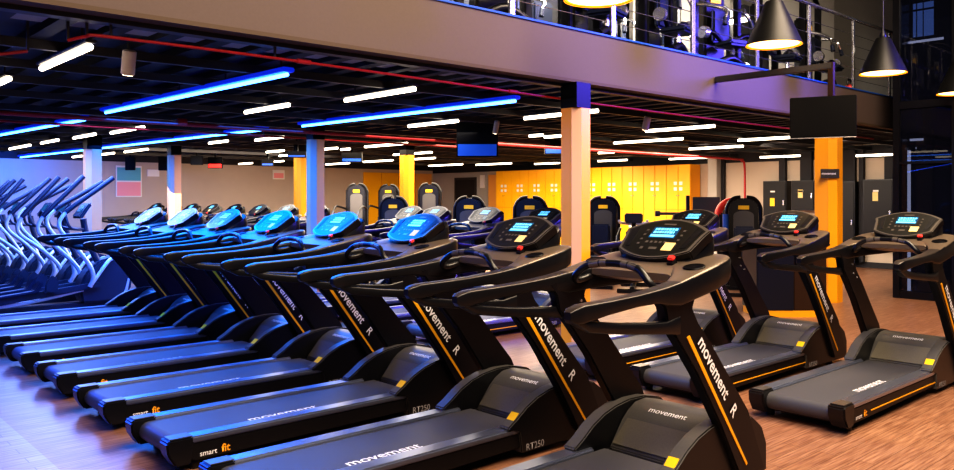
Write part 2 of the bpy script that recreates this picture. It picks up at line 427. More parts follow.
    keys += [(-.08+.03*q, .055, -.064+.03*q, .072) for q in range(5)]+[(-.03, .0, .02, .02), (-.09, .0, -.07, .02)]
    for x0, v0, x1, v1 in keys:
        b = nb(); box(b, (x0, v0, .0137), (x1, v1, .0150), 0, cm); obj('button', b, M['bezel'], co, False)
    b = nb(); box(b, (-.04, .215, .0137), (.04, .228, .0147), 0, cm); obj('nameplate', b, M['bezel'], co, False)
    b = nb(); box(b, (.055, -.005, .0137), (.122, .062, .0152), 0, cm); obj('notice_sticker', b, M['sticker'], co, False, 'cream sticker')
    for sx in (-1, 1):
        b = nb(); prism(b, [(sx*.165, .02), (sx*.195, .02), (sx*.235, .17), (sx*.19, .20)], .0137, .0155, 'z', 0, cm); obj('speaker_slot', b, M['frame'], co, False)
    # shroud behind the console down to the shelf, and side legs of the bezel
    b = nb(); loft(b, [rrect(.235, 1.24, 1.262, 0, 1.93, 20, 5), rrect(.25, 1.24, 1.325, 0, 2.03, 20, 5), rrect(.262, 1.24, 1.40, 0, 2.12, 20, 5), rrect(.24, 1.25, 1.425, 0, 2.17, 20, 5), rrect(.17, 1.25, 1.41, 0, 2.215, 20, 5)])
    obj('console_back', b, M['black'], t)
    # stop button
    b = nb(); box(b, (-.018, -.030, -.06), (.018, .018, .010), .004, cm @ Matrix.Translation((.165, -.075, 0))); sb = obj('stop_switch', b, M['frame'], t)
    b = nb(); box(b, (-.020, -.012, .010), (.020, .022, .030), .006, cm @ Matrix.Translation((.165, -.075, 0))); obj('stop_button', b, M['red'], sb, True, 'red stop button')
    # pulse grip bar
    b = nb(); tube(b, [(1.78, -.275, 1.175), (1.66, -.272, 1.150), (1.585, -.262, 1.150), (1.56, -.235, 1.185), (1.575, -.17, 1.235), (1.59, -.09, 1.252), (1.595, 0, 1.255), (1.59, .09, 1.252), (1.575, .17, 1.235), (1.56, .235, 1.185), (1.585, .262, 1.150), (1.66, .272, 1.150), (1.78, .275, 1.175)], .019, 10, 4)
    hb = obj('grip_bar', b, M['black'], t)
    for s in (-1, 1):
        b = nb(); tube(b, [(1.579, s*.155, 1.240), (1.588, s*.10, 1.250)], .0205, 10); tube(b, [(1.594, s*.05, 1.2545), (1.59, s*.09, 1.252)], .0205, 10); obj('pulse_sensor', b, M['bezel'], hb)
    for x in (.16, 2.3):
        for s in (-1, 1):
            b = nb(); lathe(b, [(.03, 0), (.034, .01), (.03, .055), (.02, .07)], (x, s*.28, 0), 12, True); obj('foot', b, M['black'], t)
    return t

proto = tread0 = make_treadmill('')
ROW1 = [2.64+1.145*k for k in range(8)]
l1 = ['black treadmill of the front row closest to the camera, lettered upright in full view',
      'second treadmill of the front row counted from the camera, pillar rising behind it']
for i, y in enumerate(ROW1):
    lab = l1[i] if i < 2 else '%s treadmill of the front row counted from the camera, %s' % (ORD[i], 'blue sheen on its deck' if i < 7 else 'last before the elliptical trainers')
    o = dup(tread0, (1.78+.008*i, y, 0), label=lab, skip=('accent_line',)); o['group'] = 'front row of treadmills'
ROW2 = [2.66, 3.74, 4.80, 6.98, 8.08, 9.18, 10.05, 12.5, 13.6, 14.7, 15.8, 16.9, 18.0, 19.1, 20.2]
l2 = ['treadmill of the second row standing in the open beside the dark glass enclosure',
      'treadmill of the second row in front of the black reception desk',
      'treadmill of the second row beside the orange pillar, third from the glass enclosure']
for i, y in enumerate(ROW2):
    lab = l2[i] if i < 3 else '%s treadmill of the second row counted from the dark glass enclosure' % ORD[i]
    if i == 0: o = tread0; o.location = (5.44, y, 0); o['label'] = lab
    else: o = dup(tread0, (5.44+(.2 if i == 6 else 0), y, 0), label=lab, skip=() if i < 8 else ('foot', 'skirt_lettering', 'skirt_emblem', 'model_lettering'))
    o['group'] = 'second row of treadmills'

# ------------------------------------------------------------------ elliptical trainers
def make_elliptical():
    t = thing('elliptical_trainer', '', 'elliptical trainer', group='row of elliptical trainers')
    b = nb(); box(b, (.0, -.28, .0), (.10, .28, .08), .015); box(b, (.05, -.05, .03), (2.1, .05, .10), .01); box(b, (2.05, -.30, 0), (2.15, .30, .08), .015); obj('base', b, M['ellipt'], t)
    for s in (-1, 1):
        b = nb(); tube(b, [(.05, s*.16, .13), (.8, s*.16, .17), (1.55, s*.16, .30)], .030, 8, 4); obj('track_rail', b, M['silver'], t)
        b = nb(); prism(b, [(.25, .18), (.30, .14), (1.75, .32), (1.80, .36), (1.74, .40), (.28, .24)], s*.20-.03, s*.20+.03, bev=.008); p = obj('pedal_arm', b, M['ellipt'], t)
        b = nb(); prism(b, [(.42, .28), (.45, .25), (.95, .30), (1.02, .44), (.98, .46), (.90, .335)], s*.20-.085, s*.20+.085, bev=.012); obj('foot_pedal', b, M['grip'], p)
        b = nb(); prism(b, [(1.02, .30), (1.18, .30), (1.20, .46), (1.12, .54), (1.05, .46)], s*.29-.035, s*.29+.035, bev=.012); obj('pivot_bracket', b, M['ellipt'], t)
        b = nb(); tube(b, [(1.62, s*.24, .34), (1.66, s*.26, .48), (1.60, s*.27, .66), (1.42, s*.27, .92), (1.24, s*.27, 1.14), (1.22, s*.26, 1.28), (1.32, s*.25, 1.42)], lambda q: .032-.006*q, 10, 5)
        a = obj('swing_arm', b, M['silver'], t)
        b = nb(); tube(b, [(1.30, s*.25, 1.40), (1.42, s*.25, 1.50), (1.66, s*.255, 1.68), (1.93, s*.26, 1.89)], .034, 10, 5); obj('hand_grip', b, M['grip'], a)
        b = nb(); tube(b, [(1.62, s*.24, .34), (1.86, s*.20, .66), (1.95, s*.16, .72)], .026, 8, 4); obj('crank_link', b, M['silver'], t)
    b = nb(); prism(b, [(1.55, .10), (1.50, .30), (1.58, .52), (1.78, .70), (2.02, .76), (2.20, .70), (2.24, .50), (2.22, .25), (2.12, .09)], -.15, .15, bev=.03); h = obj('flywheel_housing', b, M['ellipt'], t)
    b = nb(); prism(b, [(2.10, .12), (2.17, .25), (2.20, .42), (2.17, .42), (2.13, .26), (2.06, .12)], -.156, .156, bev=.002); obj('housing_trim', b, M['silver'], h)
    b = nb(); tube(b, [(1.80, 0, .66), (1.66, 0, 1.0), (1.60, 0, 1.30)], .045, 10, 4); obj('mast', b, M['ellipt'], t)
    b = nb(); box(b, (-.02, -.18, -.13), (.03, .18, .13), .02, Matrix.Translation((1.58, 0, 1.42)) @ Matrix.Rotation(.6, 4, 'Y')); c = obj('console', b, M['ellipt'], t)
    b = nb(); box(b, (-.026, -.10, -.04), (-.019, .10, .07), 0, Matrix.Translation((1.58, 0, 1.42)) @ Matrix.Rotation(.6, 4, 'Y')); obj('screen', b, M['screen'], c)
    b = nb(); tube(b, [(1.60, -.02, 1.15), (1.38, -.2, 1.18), (1.32, -.17, 1.34), (1.34, -.12, 1.40)], .02, 8, 4); tube(b, [(1.60, .02, 1.15), (1.38, .2, 1.18), (1.32, .17, 1.34), (1.34, .12, 1.40)], .02, 8, 4); obj('fixed_handle', b, M['grip'], t)
    return t
el0 = make_elliptical()
index_children()
def swing(o, ang):
    o.rotation_euler = (0, ang, 0)
    p = Vector((1.62, 0, .34)); o.location = p-Matrix.Rotation(ang, 3, 'Y') @ p
for i in range(10):
    loc = (1.95-.03*i, 12.35+.85*i, 0); lab = '%s elliptical trainer beyond the front row of treadmills, silver swing arms lit blue' % ORD[i]
    if i == 0: e = el0; el0.location = loc; el0['label'] = lab
    else: e = dup(el0, loc, label=lab)
    ph = [.0, .10, -.05, .16, .05, -.12, .14, -.04, .1, .0][i]; sgn = 1
    for c in [c for c in bpy.data.objects if c.parent == e and c.name.startswith('swing_arm')]:
        swing(c, ph if sgn > 0 else -.16-ph*.5); sgn = -sgn

# ------------------------------------------------------------------ ceiling lights
BAT = [(1.69, 7.99, 9.23, 2.65), (1.75, 5.93, 7.18, 2.65), (4.12, 17.75, 19.46, 2.65), (4.13, 15.84, 16.97, 2.65), (4.2, 13.97, 15.15, 2.65), (4.32, 12.12, 13.56, 2.65), (4.5, 8.12, 9.19, 2.65), (4.74, 6.12, 7.33, 2.65), (6.14, 21.47, 22.23, 2.65), (6.3, 19.58, 20.72, 2.65), (6.33, 17.52, 18.94, 2.65), (6.51, 14.01, 14.81, 2.65), (6.8, 12.44, 13.49, 2.65), (7.14, 8.26, 9.36, 2.65), (7.56, 6.17, 7.4, 2.65), (8.75, 16.01, 16.81, 2.65), (9.15, 14.46, 15.15, 2.65), (9.35, 12.3, 13.73, 2.65), (9.51, 14.54, 14.88, 2.65), (9.77, 17.12, 18.1, 2.65), (9.79, 9.16, 9.47, 2.65), (10.16, 8.96, 9.46, 2.65), (10.42, 6.33, 7.54, 2.65), (11.08, 22.18, 23.06, 2.64), (11.21, 20.53, 21.48, 2.65), (11.6, 14.33, 15.81, 2.65), (12.23, 8.06, 9.58, 2.65), (13.22, 18.06, 19.49, 2.65), (13.31, 16.31, 17.16, 2.65), (13.34, 6.6, 7.62, 2.65), (13.36, 20.45, 21.77, 2.65), (14.66, 11.48, 11.94, 2.65), (14.9, 8.4, 9.66, 2.65), (16.42, 18.77, 20.45, 2.65), (17.04, 17.24, 18.82, 2.65), (17.91, 13.58, 14.61, 2.65), (17.99, 16.15, 17.17, 2.65), (18.39, 11.36, 12.54, 2.65), (18.41, 8.91, 9.92, 2.6), (18.48, 6.73, 7.64, 2.55)]
lines = []
for q in BAT:
    if lines and abs(q[0]-lines[-1][-1][0]) < .55 and abs(q[0]-lines[-1][0][0]) < 1.3: lines[-1].append(q)
    else: lines.append([q])
for li, ln in enumerate(lines):
    for bi, (x, y0, y1, z) in enumerate(sorted(ln, key=lambda q: q[1])):
        w = .075
        t = thing('ceiling_light', 'white tube light, %s from mezzanine edge in the %s line from the walkway' % (ORD[bi], ORD[li]), 'ceiling light', (x, (y0+y1)/2, z), group='white tube lights under the mezzanine')
        L = (y1-y0)/2
        b = nb(); tube(b, [(0, -L, 0), (0, L, 0)], .023, 10); obj('tube', b, M['tube'], t)
        b = nb(); box(b, (-.038, -L-.03, .026), (.038, L+.03, .05), .006)
        for yy in (-L*.7, L*.7): box(b, (-.006, yy-.006, .06), (.006, yy+.006, FZ0-z))
        obj('housing', b, M['beam'], t)
LED = [((3.35, 6.07), (3.21, 10.31)), ((3.30, 11.41), (2.95, 16.94)), ((5.81, 11.21), (5.13, 23.1)), ((6.08, 6.09), (5.92, 10.32))]
ll = ['blue neon strip light above the third to sixth front treadmills', 'blue neon strip light hanging above the elliptical trainers',
      'long segmented blue strip light running on to the far wall', 'blue neon strip light above the second row, ending beside the orange pillar']
for (a, c), lab in zip(LED, ll):
    t = thing('blue_strip_light', lab, 'strip light', (0, 0, 0), group='blue strip lights')
    t.location = ((a[0]+c[0])/2, (a[1]+c[1])/2, 2.65)
    d = Vector((c[0]-a[0], c[1]-a[1], 0)); L = d.length; t.rotation_euler = (0, 0, math.atan2(d.y, d.x))
    n = 5 if L > 9 else 2 if L > 5 else 1
    for k in range(n):
        x0, x1 = -L/2+L*k/n+(.03 if k else 0), -L/2+L*(k+1)/n-.03
        b = nb(); tube(b, [(x0, 0, -.01), (x1, 0, -.01)], .017, 10); obj('tube', b, M['bluetube'], t)
    b = nb(); box(b, (-L/2-.03, -.055, .010), (L/2+.03, .055, .05), .008); obj('housing', b, M['bluehalo'], t)
    for k in range(5):
        b = nb(); box(b, (-L/2+.1+(L-.2)*k/4-.006, -.006, .05), (-L/2+.1+(L-.2)*k/4+.006, .006, .165)); obj('hanger', b, M['beam'], t)

# red sprinkler pipes
def pipe(pts, r, label, couplings=()):
    t = thing('sprinkler_pipe', label, 'pipe', (0, 0, 0), group='red sprinkler pipes')
    b = nb(); tube(b, pts, r, 10, 5); obj('pipe_run', b, M['pipe'], t)
    for c in couplings:
        b = nb(); cyl(b, (c[0]-.06, c[1], c[2]), (c[0]+.06, c[1], c[2]), r*1.7, 12); obj('coupling', b, M['pipe'], t)
    for p in pts[:4]:
        b = nb(); box(b, (p[0]-.008, p[1]-.008, p[2]), (p[0]+.008, p[1]+.008, FZ0)); obj('hanger', b, M['beam'], t)
    return t
pipe([(1.56, 5.76, 2.645), (1.66, 5.70, 2.675), (1.8, 5.66, 2.685), (3, 5.63, 2.68), (5, 5.64, 2.66), (8, 5.66, 2.63), (14.5, 5.70, 2.63)], .012, 'red sprinkler pipe running just behind the mezzanine edge', ((3.25, 5.63, 2.68), (5.6, 5.645, 2.655)))
pipe([(1.0, 6.2, 2.55), (1.2, 6.15, 2.56), (1.4, 6.1, 2.60)], .012, 'short bent red pipe end beside the walkway light')
pipe([(.5, 10.4, 2.57), (6, 10.42, 2.57), (12, 10.44, 2.57), (17.9, 10.45, 2.57), (18.45, 10.45, 2.54), (18.6, 10.45, 2.42), (18.62, 10.45, 1.8), (18.62, 10.45, .9)], .028, 'long red pipe crossing the hall and turning down the back wall', ((4.2, 10.41, 2.6), (9.5, 10.43, 2.6)))
pipe([(1.0, 11.6, 2.58), (6, 11.62, 2.58), (10, 11.62, 2.58)], .018, 'thin red pipe above the elliptical trainers')

# small ceiling spots
for x, y, z, r, lab in [(2.1, 6.2, 2.62, .05, 'beige cylinder spotlight hanging by the nearest white tube light'), (9.0, 6.5, 2.62, .05, 'small pinkish spotlight hanging beside a white tube in front of the lockers'), (7.9, 8.3, 2.62, .04, 'tiny spotlight above the hanging black television')]:
    lab = lab.replace('nearest', 'first')
    t = thing('spotlight', lab, 'spotlight', (x, y, z), group='small ceiling spotlights')
    b = nb(); lathe(b, [(r*.8, -.10), (r, -.09), (r, .08), (r*.7, .09)], (0, 0, 0), 16, True); b.transform(Matrix.Rotation(.25, 4, 'X')); obj('can', b, M['wall'], t)
    b = nb(); lathe(b, [(.002, -.102), (r*.75, -.102)], (0, 0, 0), 16); b.transform(Matrix.Rotation(.25, 4, 'X')); obj('lens', b, M['tube'], t)
    b = nb(); cyl(b, (0, 0, .08), (0, 0, FZ0-z), .01, 8); obj('stem', b, M['beam'], t)

# pendant cone lamps over the open hall
for i, x in enumerate((5.38, 8.43, 11.46, 14.6)):
    lab = ['black cone pendant lamp cut by the top edge, only its glowing rim showing', 'largest black cone pendant lamp in front of the upper weight machines', 'black cone pendant lamp hanging by the lit railing corner', 'black cone pendant lamp in front of the dark glass enclosure'][i]
    t = thing('pendant_lamp', lab, 'pendant lamp', (x, 4.38, 3.30) if i < 3 else (13.2, 3.97, 3.14), group='row of cone pendant lamps')
    b = nb(); lathe(b, [(.30, 0), (.303, .004), (.095, .475), (.085, .485), (.04, .485), (.04, .478), (.085, .470), (.292, .004), (.30, 0)], (0, 0, 0), 48); sh = obj('lamp_shade', b, M['lamp'], t)
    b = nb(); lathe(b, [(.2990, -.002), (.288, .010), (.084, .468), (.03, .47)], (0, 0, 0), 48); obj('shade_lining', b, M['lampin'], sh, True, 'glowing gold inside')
    b = nb(); lathe(b, [(.004, .014), (.268, .010)], (0, 0, 0), 40); obj('diffuser', b, M['bulb'], t)
    b = nb(); lathe(b, [(.04, .48), (.045, .52), (.03, .56), (.012, .60), (.012, 4.6)], (0, 0, 0), 14, True); obj('stem', b, M['lamp'], t)

# bracket and television hanging in front of the mezzanine edge
t = thing('tv_bracket', 'black steel arm reaching out from the mezzanine edge and holding the television', 'bracket', (8.99, FY-.015, 3.085))
b = nb(); box(b, (-.035, -1.46, -.035), (.035, 0, .035), .004); obj('arm', b, M['beam'], t)
b = nb(); box(b, (-.03, -1.475, -.34), (.03, -1.415, .04), .004); obj('drop_post', b, M['brownish'], t)
t = thing('television', 'flat black television hanging from a steel arm above the yellow pillar', 'television', (8.93, 4.06, 2.285), -1.22)
b = nb(); box(b, (-.345, -.03, -.01), (.345, .03, .455), .008); obj('casing', b, M['tv'], t)
b = nb(); box(b, (-.33, -.034, .012), (.33, -.0305, .443)); obj('screen', b, M['tv'], t)
b = nb(); box(b, (-.345, -.036, -.014), (.345, -.03, -.004)); obj('trim_strip', b, M['chrome'], t)

# railing of the mezzanine
t = thing('railing', 'steel railing with thin cables along the mezzanine edge', 'railing', (0, 0, 0))
PX = [3.88, 5.436, 6.991, 8.557, 10.111, 11.64, 13.181, 14.65]
for x in PX:
    b = nb(); box(b, (x-.035, FY+.03, FZ1+.01), (x+.035, FY+.06, FZ1+1.14), .003); box(b, (x-.06, FY+.02, FZ1+.01), (x+.06, FY+.07, FZ1+.03)); obj('post', b, M['chrome'], t)
b = nb(); tube(b, [(3, FY+.045, FZ1+1.15), (14.9, FY+.045, FZ1+1.15)], .03, 10); obj('top_rail', b, M['chrome'], t)
for k in range(5):
    b = nb(); tube(b, [(3, FY+.045, FZ1+.18+.18*k), (14.9, FY+.045, FZ1+.18+.18*k)], .004, 6); obj('cable', b, M['chrome'], t)

# upper weight machines behind the railing
def make_upper(label):
    t = thing('weight_machine', label, 'weight machine', (0, 0, FZ1), group='weight machines on the mezzanine')
    b = nb(); box(b, (-.5, -.35, 0), (-.42, .35, .08), .01); box(b, (.42, -.35, 0), (.5, .35, .08), .01); box(b, (-.46, -.04, .02), (.46, .04, .08), .01); obj('base', b, M['blackgloss'], t)
    for s in (-1, 1):
        b = nb(); box(b, (s*.42-.04, -.05, .05), (s*.42+.04, .05, 1.65), .01); obj('frame_post', b, M['blackgloss'], t)
        b = nb(); tube(b, [(s*.1, -.22, .50), (s*.3, -.25, .62), (s*.46, -.28, .60)], .035, 10, 4); a = obj('weight_arm', b, M['blackgloss'], t)
        b = nb(); cyl(b, (s*.46, -.28, .60), (s*.54, -.28, .60), .085, 18); obj('arm_cap', b, M['chrome'], a)
        b = nb(); tube(b, [(s*.42, -.05, 1.05), (s*.30, -.25, 1.0), (s*.18, -.38, .92), (s*.24, -.42, .80)], .026, 8, 4); obj('handle', b, M['chrome'], t)
        b = nb(); cyl(b, (s*.24, -.42, .80), (s*.27, -.44, .70), .034, 10); obj('grip', b, M['grip'], t)
    b = nb(); tube(b, [(-.42, 0, 1.62), (-.2, 0, 1.72), (.2, 0, 1.72), (.42, 0, 1.62)], .045, 10, 4); obj('top_bar', b, M['blackgloss'], t)
    b = nb(); box(b, (-.2, .02, .1), (.2, .22, 1.35), .03); st = obj('weight_stack', b, M['black'], t)
    b = nb(); box(b, (-.10, .0, 1.12), (.10, .018, 1.24), .004); obj('maker_label', b, M['label'], st)
    b = nb(); box(b, (-.2, -.50, .42), (.2, -.12, .50), .03); obj('seat', b, M['grip'], t)
    b = nb(); box(b, (-.17, -.12, .52), (.17, -.04, 1.0), .03); obj('back_pad', b, M['grip'], t)
    b = nb(); tube(b, [(.02, -.3, .06), (.02, -.3, .42)], .03, 8); obj('seat_post', b, M['chrome'], t)
    b = nb(); tube(b, [(-.3, -.34, .16), (-.05, -.36, .26), (.24, -.34, .14)], .05, 10, 4); cyl(b, (-.34, -.34, .16), (-.28, -.34, .16), .07, 14); obj('leg_roller', b, M['black'], t)
    return t
u0 = make_upper('')
UP = [4.5, 6.0, 7.5, 9.0, 10.5, 12.0, 13.5, 5.2, 6.7, 8.2, 9.7, 11.2, 12.7]
UPY = [6.35]*7+[7.75]*6
for i, (x, y) in enumerate(zip(UP, UPY)):
    lab = 'black and silver machine on the mezzanine, %s from the glass enclosure %s' % ((ORD[6-i], 'along the railing') if i < 7 else (ORD[12-i], 'in the rear rank'))
    rz = [.2, -.25, .25, .2, -.25, .2, .15, -.2, .2, -.2, .2, .1, -.2][i]
    if i == 0: u0.location = (x, y, FZ1); u0.rotation_euler = (0, 0, rz); u0['label'] = lab
    else: dup(u0, (x, y, FZ1), rz, lab)
for x, y, z, lab in [(13.0, 8.0, 4.75, 'white tube light above the mezzanine beyond the railing corner'), (9.2, 7.6, 4.9, 'white tube light above the mezzanine partly behind the largest cone lamp')]:
    t = thing('ceiling_light', lab, 'ceiling light', (x, y, z), group='white tube lights above the mezzanine')
    b = nb(); tube(b, [(0, -.8, 0), (0, .8, 0)], .045, 10); obj('tube', b, M['tube'], t)
    b = nb(); box(b, (-.05, -.84, .035), (.05, .84, .07), .006); box(b, (-.01, -.01, .07), (.01, .01, 8-z)); obj('housing', b, M['beam'], t)
t = thing('extinguisher_sign', 'white sign with a red square on the upper wall by the pendant lamp', 'sign', (16.4, 8.1, 4.75), -.6)
b = nb(); box(b, (-.22, -.01, -.3), (.22, .01, .3)); obj('sign_board', b, M['paper'], t)
b = nb(); box(b, (-.02, -.016, -.1), (.18, -.011, .2)); obj('sign_mark', b, M['red'], t)
t = thing('partition', 'grey upper partition panel behind the railing corner', 'partition', (15.6, 8.3, FZ1), -.4)
b = nb(); box(b, (-.2, 0, 0), (1.8, .08, 3)); obj('panel_board', b, M['wallgrey'], t)
t = thing('kettlebell', 'small red and black ball shaped weight on the mezzanine edge', 'weight', (13.75, FY+.35, FZ1))
b = nb(); lathe(b, [(.03, 0), (.085, .03), (.10, .09), (.08, .15), (.03, .18)], (0, 0, 0), 18, True); obj('bell', b, M['red'], t)
b = nb(); tube(b, [(-.06, 0, .15), (-.06, 0, .24), (0, 0, .27), (.06, 0, .24), (.06, 0, .15)], .016, 8, 4); obj('handle', b, M['black'], t)

# dark glass enclosure at the side
t = thing('glass_enclosure', 'tall dark glass enclosure with black posts beside the second row of treadmills', 'enclosure', (13.65, 5.0, 0))
for i, y in enumerate((0, -.85, -1.7, -2.9)):
    b = nb(); box(b, (-.05, y-.05, 0), (.06, y+.05, 7.9), .004); obj('post', b, M['blackgloss'], t)
for i, (y0, y1) in enumerate(((-.80, -.05), (-1.65, -.9), (-2.85, -1.75))):
    b = nb(); box(b, (-.01, y0, .12), (.012, y1, 3.02)); obj('glass_pane', b, M['glass'], t)
    b = nb(); box(b, (-.01, y0, 3.14), (.012, y1, 7.8)); obj('glass_pane', b, M['glass'], t)
for z0, z1 in ((0, .12), (3.02, 3.14), (2.14, 2.18)):
    b = nb(); box(b, (-.04, -2.9, z0), (.05, 0, z1)); obj('cross_rail', b, M['blackgloss'], t)
for i in range(2):
    b = nb(); box(b, (0, .02, .12), (2.6, .04, 7.8)); 
    if i: b.free()
    else: obj('glass_pane', b, M['glass'], t)
b = nb(); box(b, (2.6, -.05, 0), (2.7, .05, 7.9)); obj('post', b, M['blackgloss'], t)
b = nb(); box(b, (14.25, 4.68, .02), (14.35, 4.92, 2.75)); tag(obj('curtain', b, M['curtain'], None), 'brown narrow curtain panel inside the dark glass enclosure', 'curtain')
b = nb(); box(b, (13.98, 4.925, 0), (14.02, 4.965, 2.38)); tag(obj('pale_strip', b, M['tube'], None), 'thin pale upright strip inside the dark glass enclosure', 'pale strip')  # pale strip given a tube's glow to show through the glass
t = thing('lit_window', 'pale blue lit window high inside the dark glass enclosure', 'window', (14.3, 4.83, 4.26))
b = nb(); box(b, (0, -.16, 0), (.03, .16, .56)); obj('pane', b, M['bluewindow'], t)
b = nb(); box(b, (-.012, -.19, -.03), (.03, .19, .0)); box(b, (-.012, -.19, .56), (.03, .19, .59)); box(b, (-.012, -.19, 0), (.03, -.16, .56)); box(b, (-.012, .16, 0), (.03, .19, .56)); box(b, (-.012, -.16, .43), (-.002, .16, .46)); obj('frame', b, M['blackgloss'], t)
for y0, y1, z, x, lab in ((4.80, 5.00, 2.56, 14.2, 'upper short white tube light glinting behind the dark glass'), (4.72, 4.96, 2.43, 14.35, 'lower short white tube light glinting behind the dark glass'), (4.5, 5.1, 4.17, 14.2, 'white tube light high behind the dark glass under the lit window')):
    t = thing('ceiling_light', lab, 'ceiling light', (x, (y0+y1)/2, z), group='tube lights inside the glass enclosure')
    h = (y1-y0)/2
    b = nb(); tube(b, [(0, -h, 0), (0, h, 0)], .022, 8); obj('tube', b, M['tube'], t)
    b = nb(); box(b, (-.024, -h, .018), (.024, h, .04)); box(b, (-.006, -.006, .04), (.006, .006, 8-z)); obj('housing', b, M['beam'], t)

# ------------------------------------------------------------------ back wall furniture
n = 10; y0 = 19.43; w = (19.43-11.95)/n
def make_locker():
    t = thing('locker', '', 'locker', group='bank of yellow lockers')
    b = nb(); box(b, (0, -w/2+.003, .08), (.46, w/2-.003, 2.5)); obj('carcass', b, M['lockerside'], t, False)
    b = nb(); box(b, (.04, -w/2+.01, 0), (.46, w/2-.01, .08)); obj('plinth', b, M['darkwall'], t, False)
    for s in (-1, 1):
        for z0, z1, zl in ((.10, 1.28, .74), (1.30, 2.48, 1.92)):
            b = nb(); box(b, (-.022, s*w/4-w/4+.006, z0), (0, s*w/4+w/4-.006, z1), .004); d = obj('door', b, M['locker'], t)
            for dz in (-.075, .075):
                b = nb(); box(b, (-.026, s*.085-.05, zl+dz-.045), (-.0225, s*.085+.05, zl+dz+.045)); obj('number_plate', b, M['paper'], d, False)
            b = nb(); cyl(b, (-.045, s*.03, zl-.25), (-.02, s*.03, zl-.25), .012, 8); obj('knob', b, M['chrome'], d)
    return t
lk = make_locker()
for i in range(n):
    loc = (XW-.50, y0-w*(i+.5), 0); lab = '%s yellow locker unit of the bank counted from the red wall pipe' % ORD[n-1-i]
    if i == 0: lk.location = loc; lk['label'] = lab
    else: dup(lk, loc, label=lab)
def wallpanel(name, lab, cat, lo, hi, m, group=None, frame=None):
    t = thing(name, lab, cat, lo, group=group)
    h = [hi[i]-lo[i] for i in range(3)]
    b = nb(); box(b, (0, 0, 0), h, .004); obj('board', b, m, t)
    return t
wallpanel('wall_panel', 'orange wall panel between the lockers and the grey wall', 'panel', (XW-.06, 19.5, .0), (XW-.005, 20.3, 2.40), M['tan'])
wallpanel('wall_panel', 'tall amber panel at the hall corner beside the yellow pillar', 'panel', (18.12, YW-.06, 0), (18.88, YW-.005, 2.5), M['tan'])
for i in range(3):
    wallpanel('wall_panel', '%s bright yellow wall panel on the far wall counted from the beige stretch' % ORD[i], 'panel', (15.85+.75*i, YW-.06, 0), (16.58+.75*i, YW-.005, 2.5), M['locker'], 'yellow panels on the far wall')
# grey wall piece with the dark door
b = nb(); box(b, (XW-.04, 20.35, 0), (XW-.002, 23.3, 2.5)); struct('wall_back_grey', b, M['wallgrey'])
t = thing('door_1', 'dark door', 'door', (XW-.06, 21.5, 0)); del t['label']; del t['category']; t['kind'] = 'structure'
b = nb(); box(b, (0, -.5, 0), (.04, .5, 2.25)); obj('door_leaf', b, M['darkwall'], t)
b = nb(); box(b, (-.02, -.58, 0), (.05, -.5, 2.33)); box(b, (-.02, .5, 0), (.05, .58, 2.33)); box(b, (-.02, -.5, 2.25), (.05, .5, 2.33)); obj('door_frame', b, M['beam'], t)
b = nb(); tube(b, [(-.005, -.05, 1.5), (-.005, .09, 1.45), (-.005, .02, 1.3), (-.005, -.07, 1.2), (-.005, .09, 1.12)], .035, 8); obj('door_mark', b, M['label'], t)
b = nb(); cyl(b, (-.04, -.4, 1.0), (0, -.4, 1.0), .03, 10); obj('door_handle', b, M['chrome'], t)
b = nb(); box(b, (XW-.07, 20.5, 1.95), (XW-.0405, 20.72, 2.4)); tag(obj('notice', b, M['paper']), 'white upright notice on the grey wall beside the dark door', 'notice')
b = nb(); box(b, (XW-.30, 11.3, 0), (XW-.02, 11.56, FZ0-.15)); struct('trim_22', b, M['wallgrey'])
b = nb(); box(b, (XW-.10, 11.2, 0), (XW-.02, 11.29, FZ0-.15)); struct('trim_23', b, M['darkwall'])
# electrical cabinets
for i, (ya, yb, z0, z1, lab) in enumerate([(9.42, 10.03, .95, 2.02, 'black electrical cabinet with a pale sticker closest to the red wall pipe'), (8.72, 9.30, 1.30, 2.02, 'short black electrical cabinet hidden partly by the yellow pillar'),
                                         (7.78, 8.25, .1, 1.98, 'tall plain black cabinet just past the yellow pillar'), (6.95, 7.6, .5, 2.02, 'tall black electrical cabinet with a pale sticker beside the glass enclosure')]):
    t = thing('electrical_cabinet', lab, 'cabinet', (XW-.252, (ya+yb)/2, z0), group='black electrical cabinets on the back wall')
    h = (yb-ya)/2
    b = nb(); box(b, (0, -h, 0), (.25, h, z1-z0), .006); obj('body', b, M['black'], t)
    b = nb(); box(b, (-.016, -h+.02, .02), (0, h-.02, z1-z0-.02), .004); d = obj('door', b, M['frame'], t)
    zz = (z1-z0)*(.42 if i != 3 else .68)
    if i != 2:
        b = nb(); box(b, (-.02, -.01, zz), (-.0165, .11, zz+.2)); obj('sticker', b, M['sticker'] if i else M['label'], d, False)
        b = nb(); box(b, (-.02, -.02, z1-z0-.28), (-.0165, .1, z1-z0-.24)); obj('name_plate', b, M['paper'], d, False)
    b = nb(); box(b, (-.035, -h+.05, (z1-z0)/2-.06), (-.016, -h+.08, (z1-z0)/2+.06)); obj('handle', b, M['chrome'], d)
for i, (y, dy, z0) in enumerate([(9.60, .08, 2.02), (9.0, .14, 2.02), (8.0, .16, 1.98), (7.05, .14, 2.02), (7.7, .05, .13), (6.85, .05, .13)]):
    b = nb(); box(b, (XW-.12, y-dy, z0), (XW-.01, y+dy, FZ0-.1)); struct('trim_%d' % (24+i) if i < 6 else 'trim_29', b, M['darkwall'])
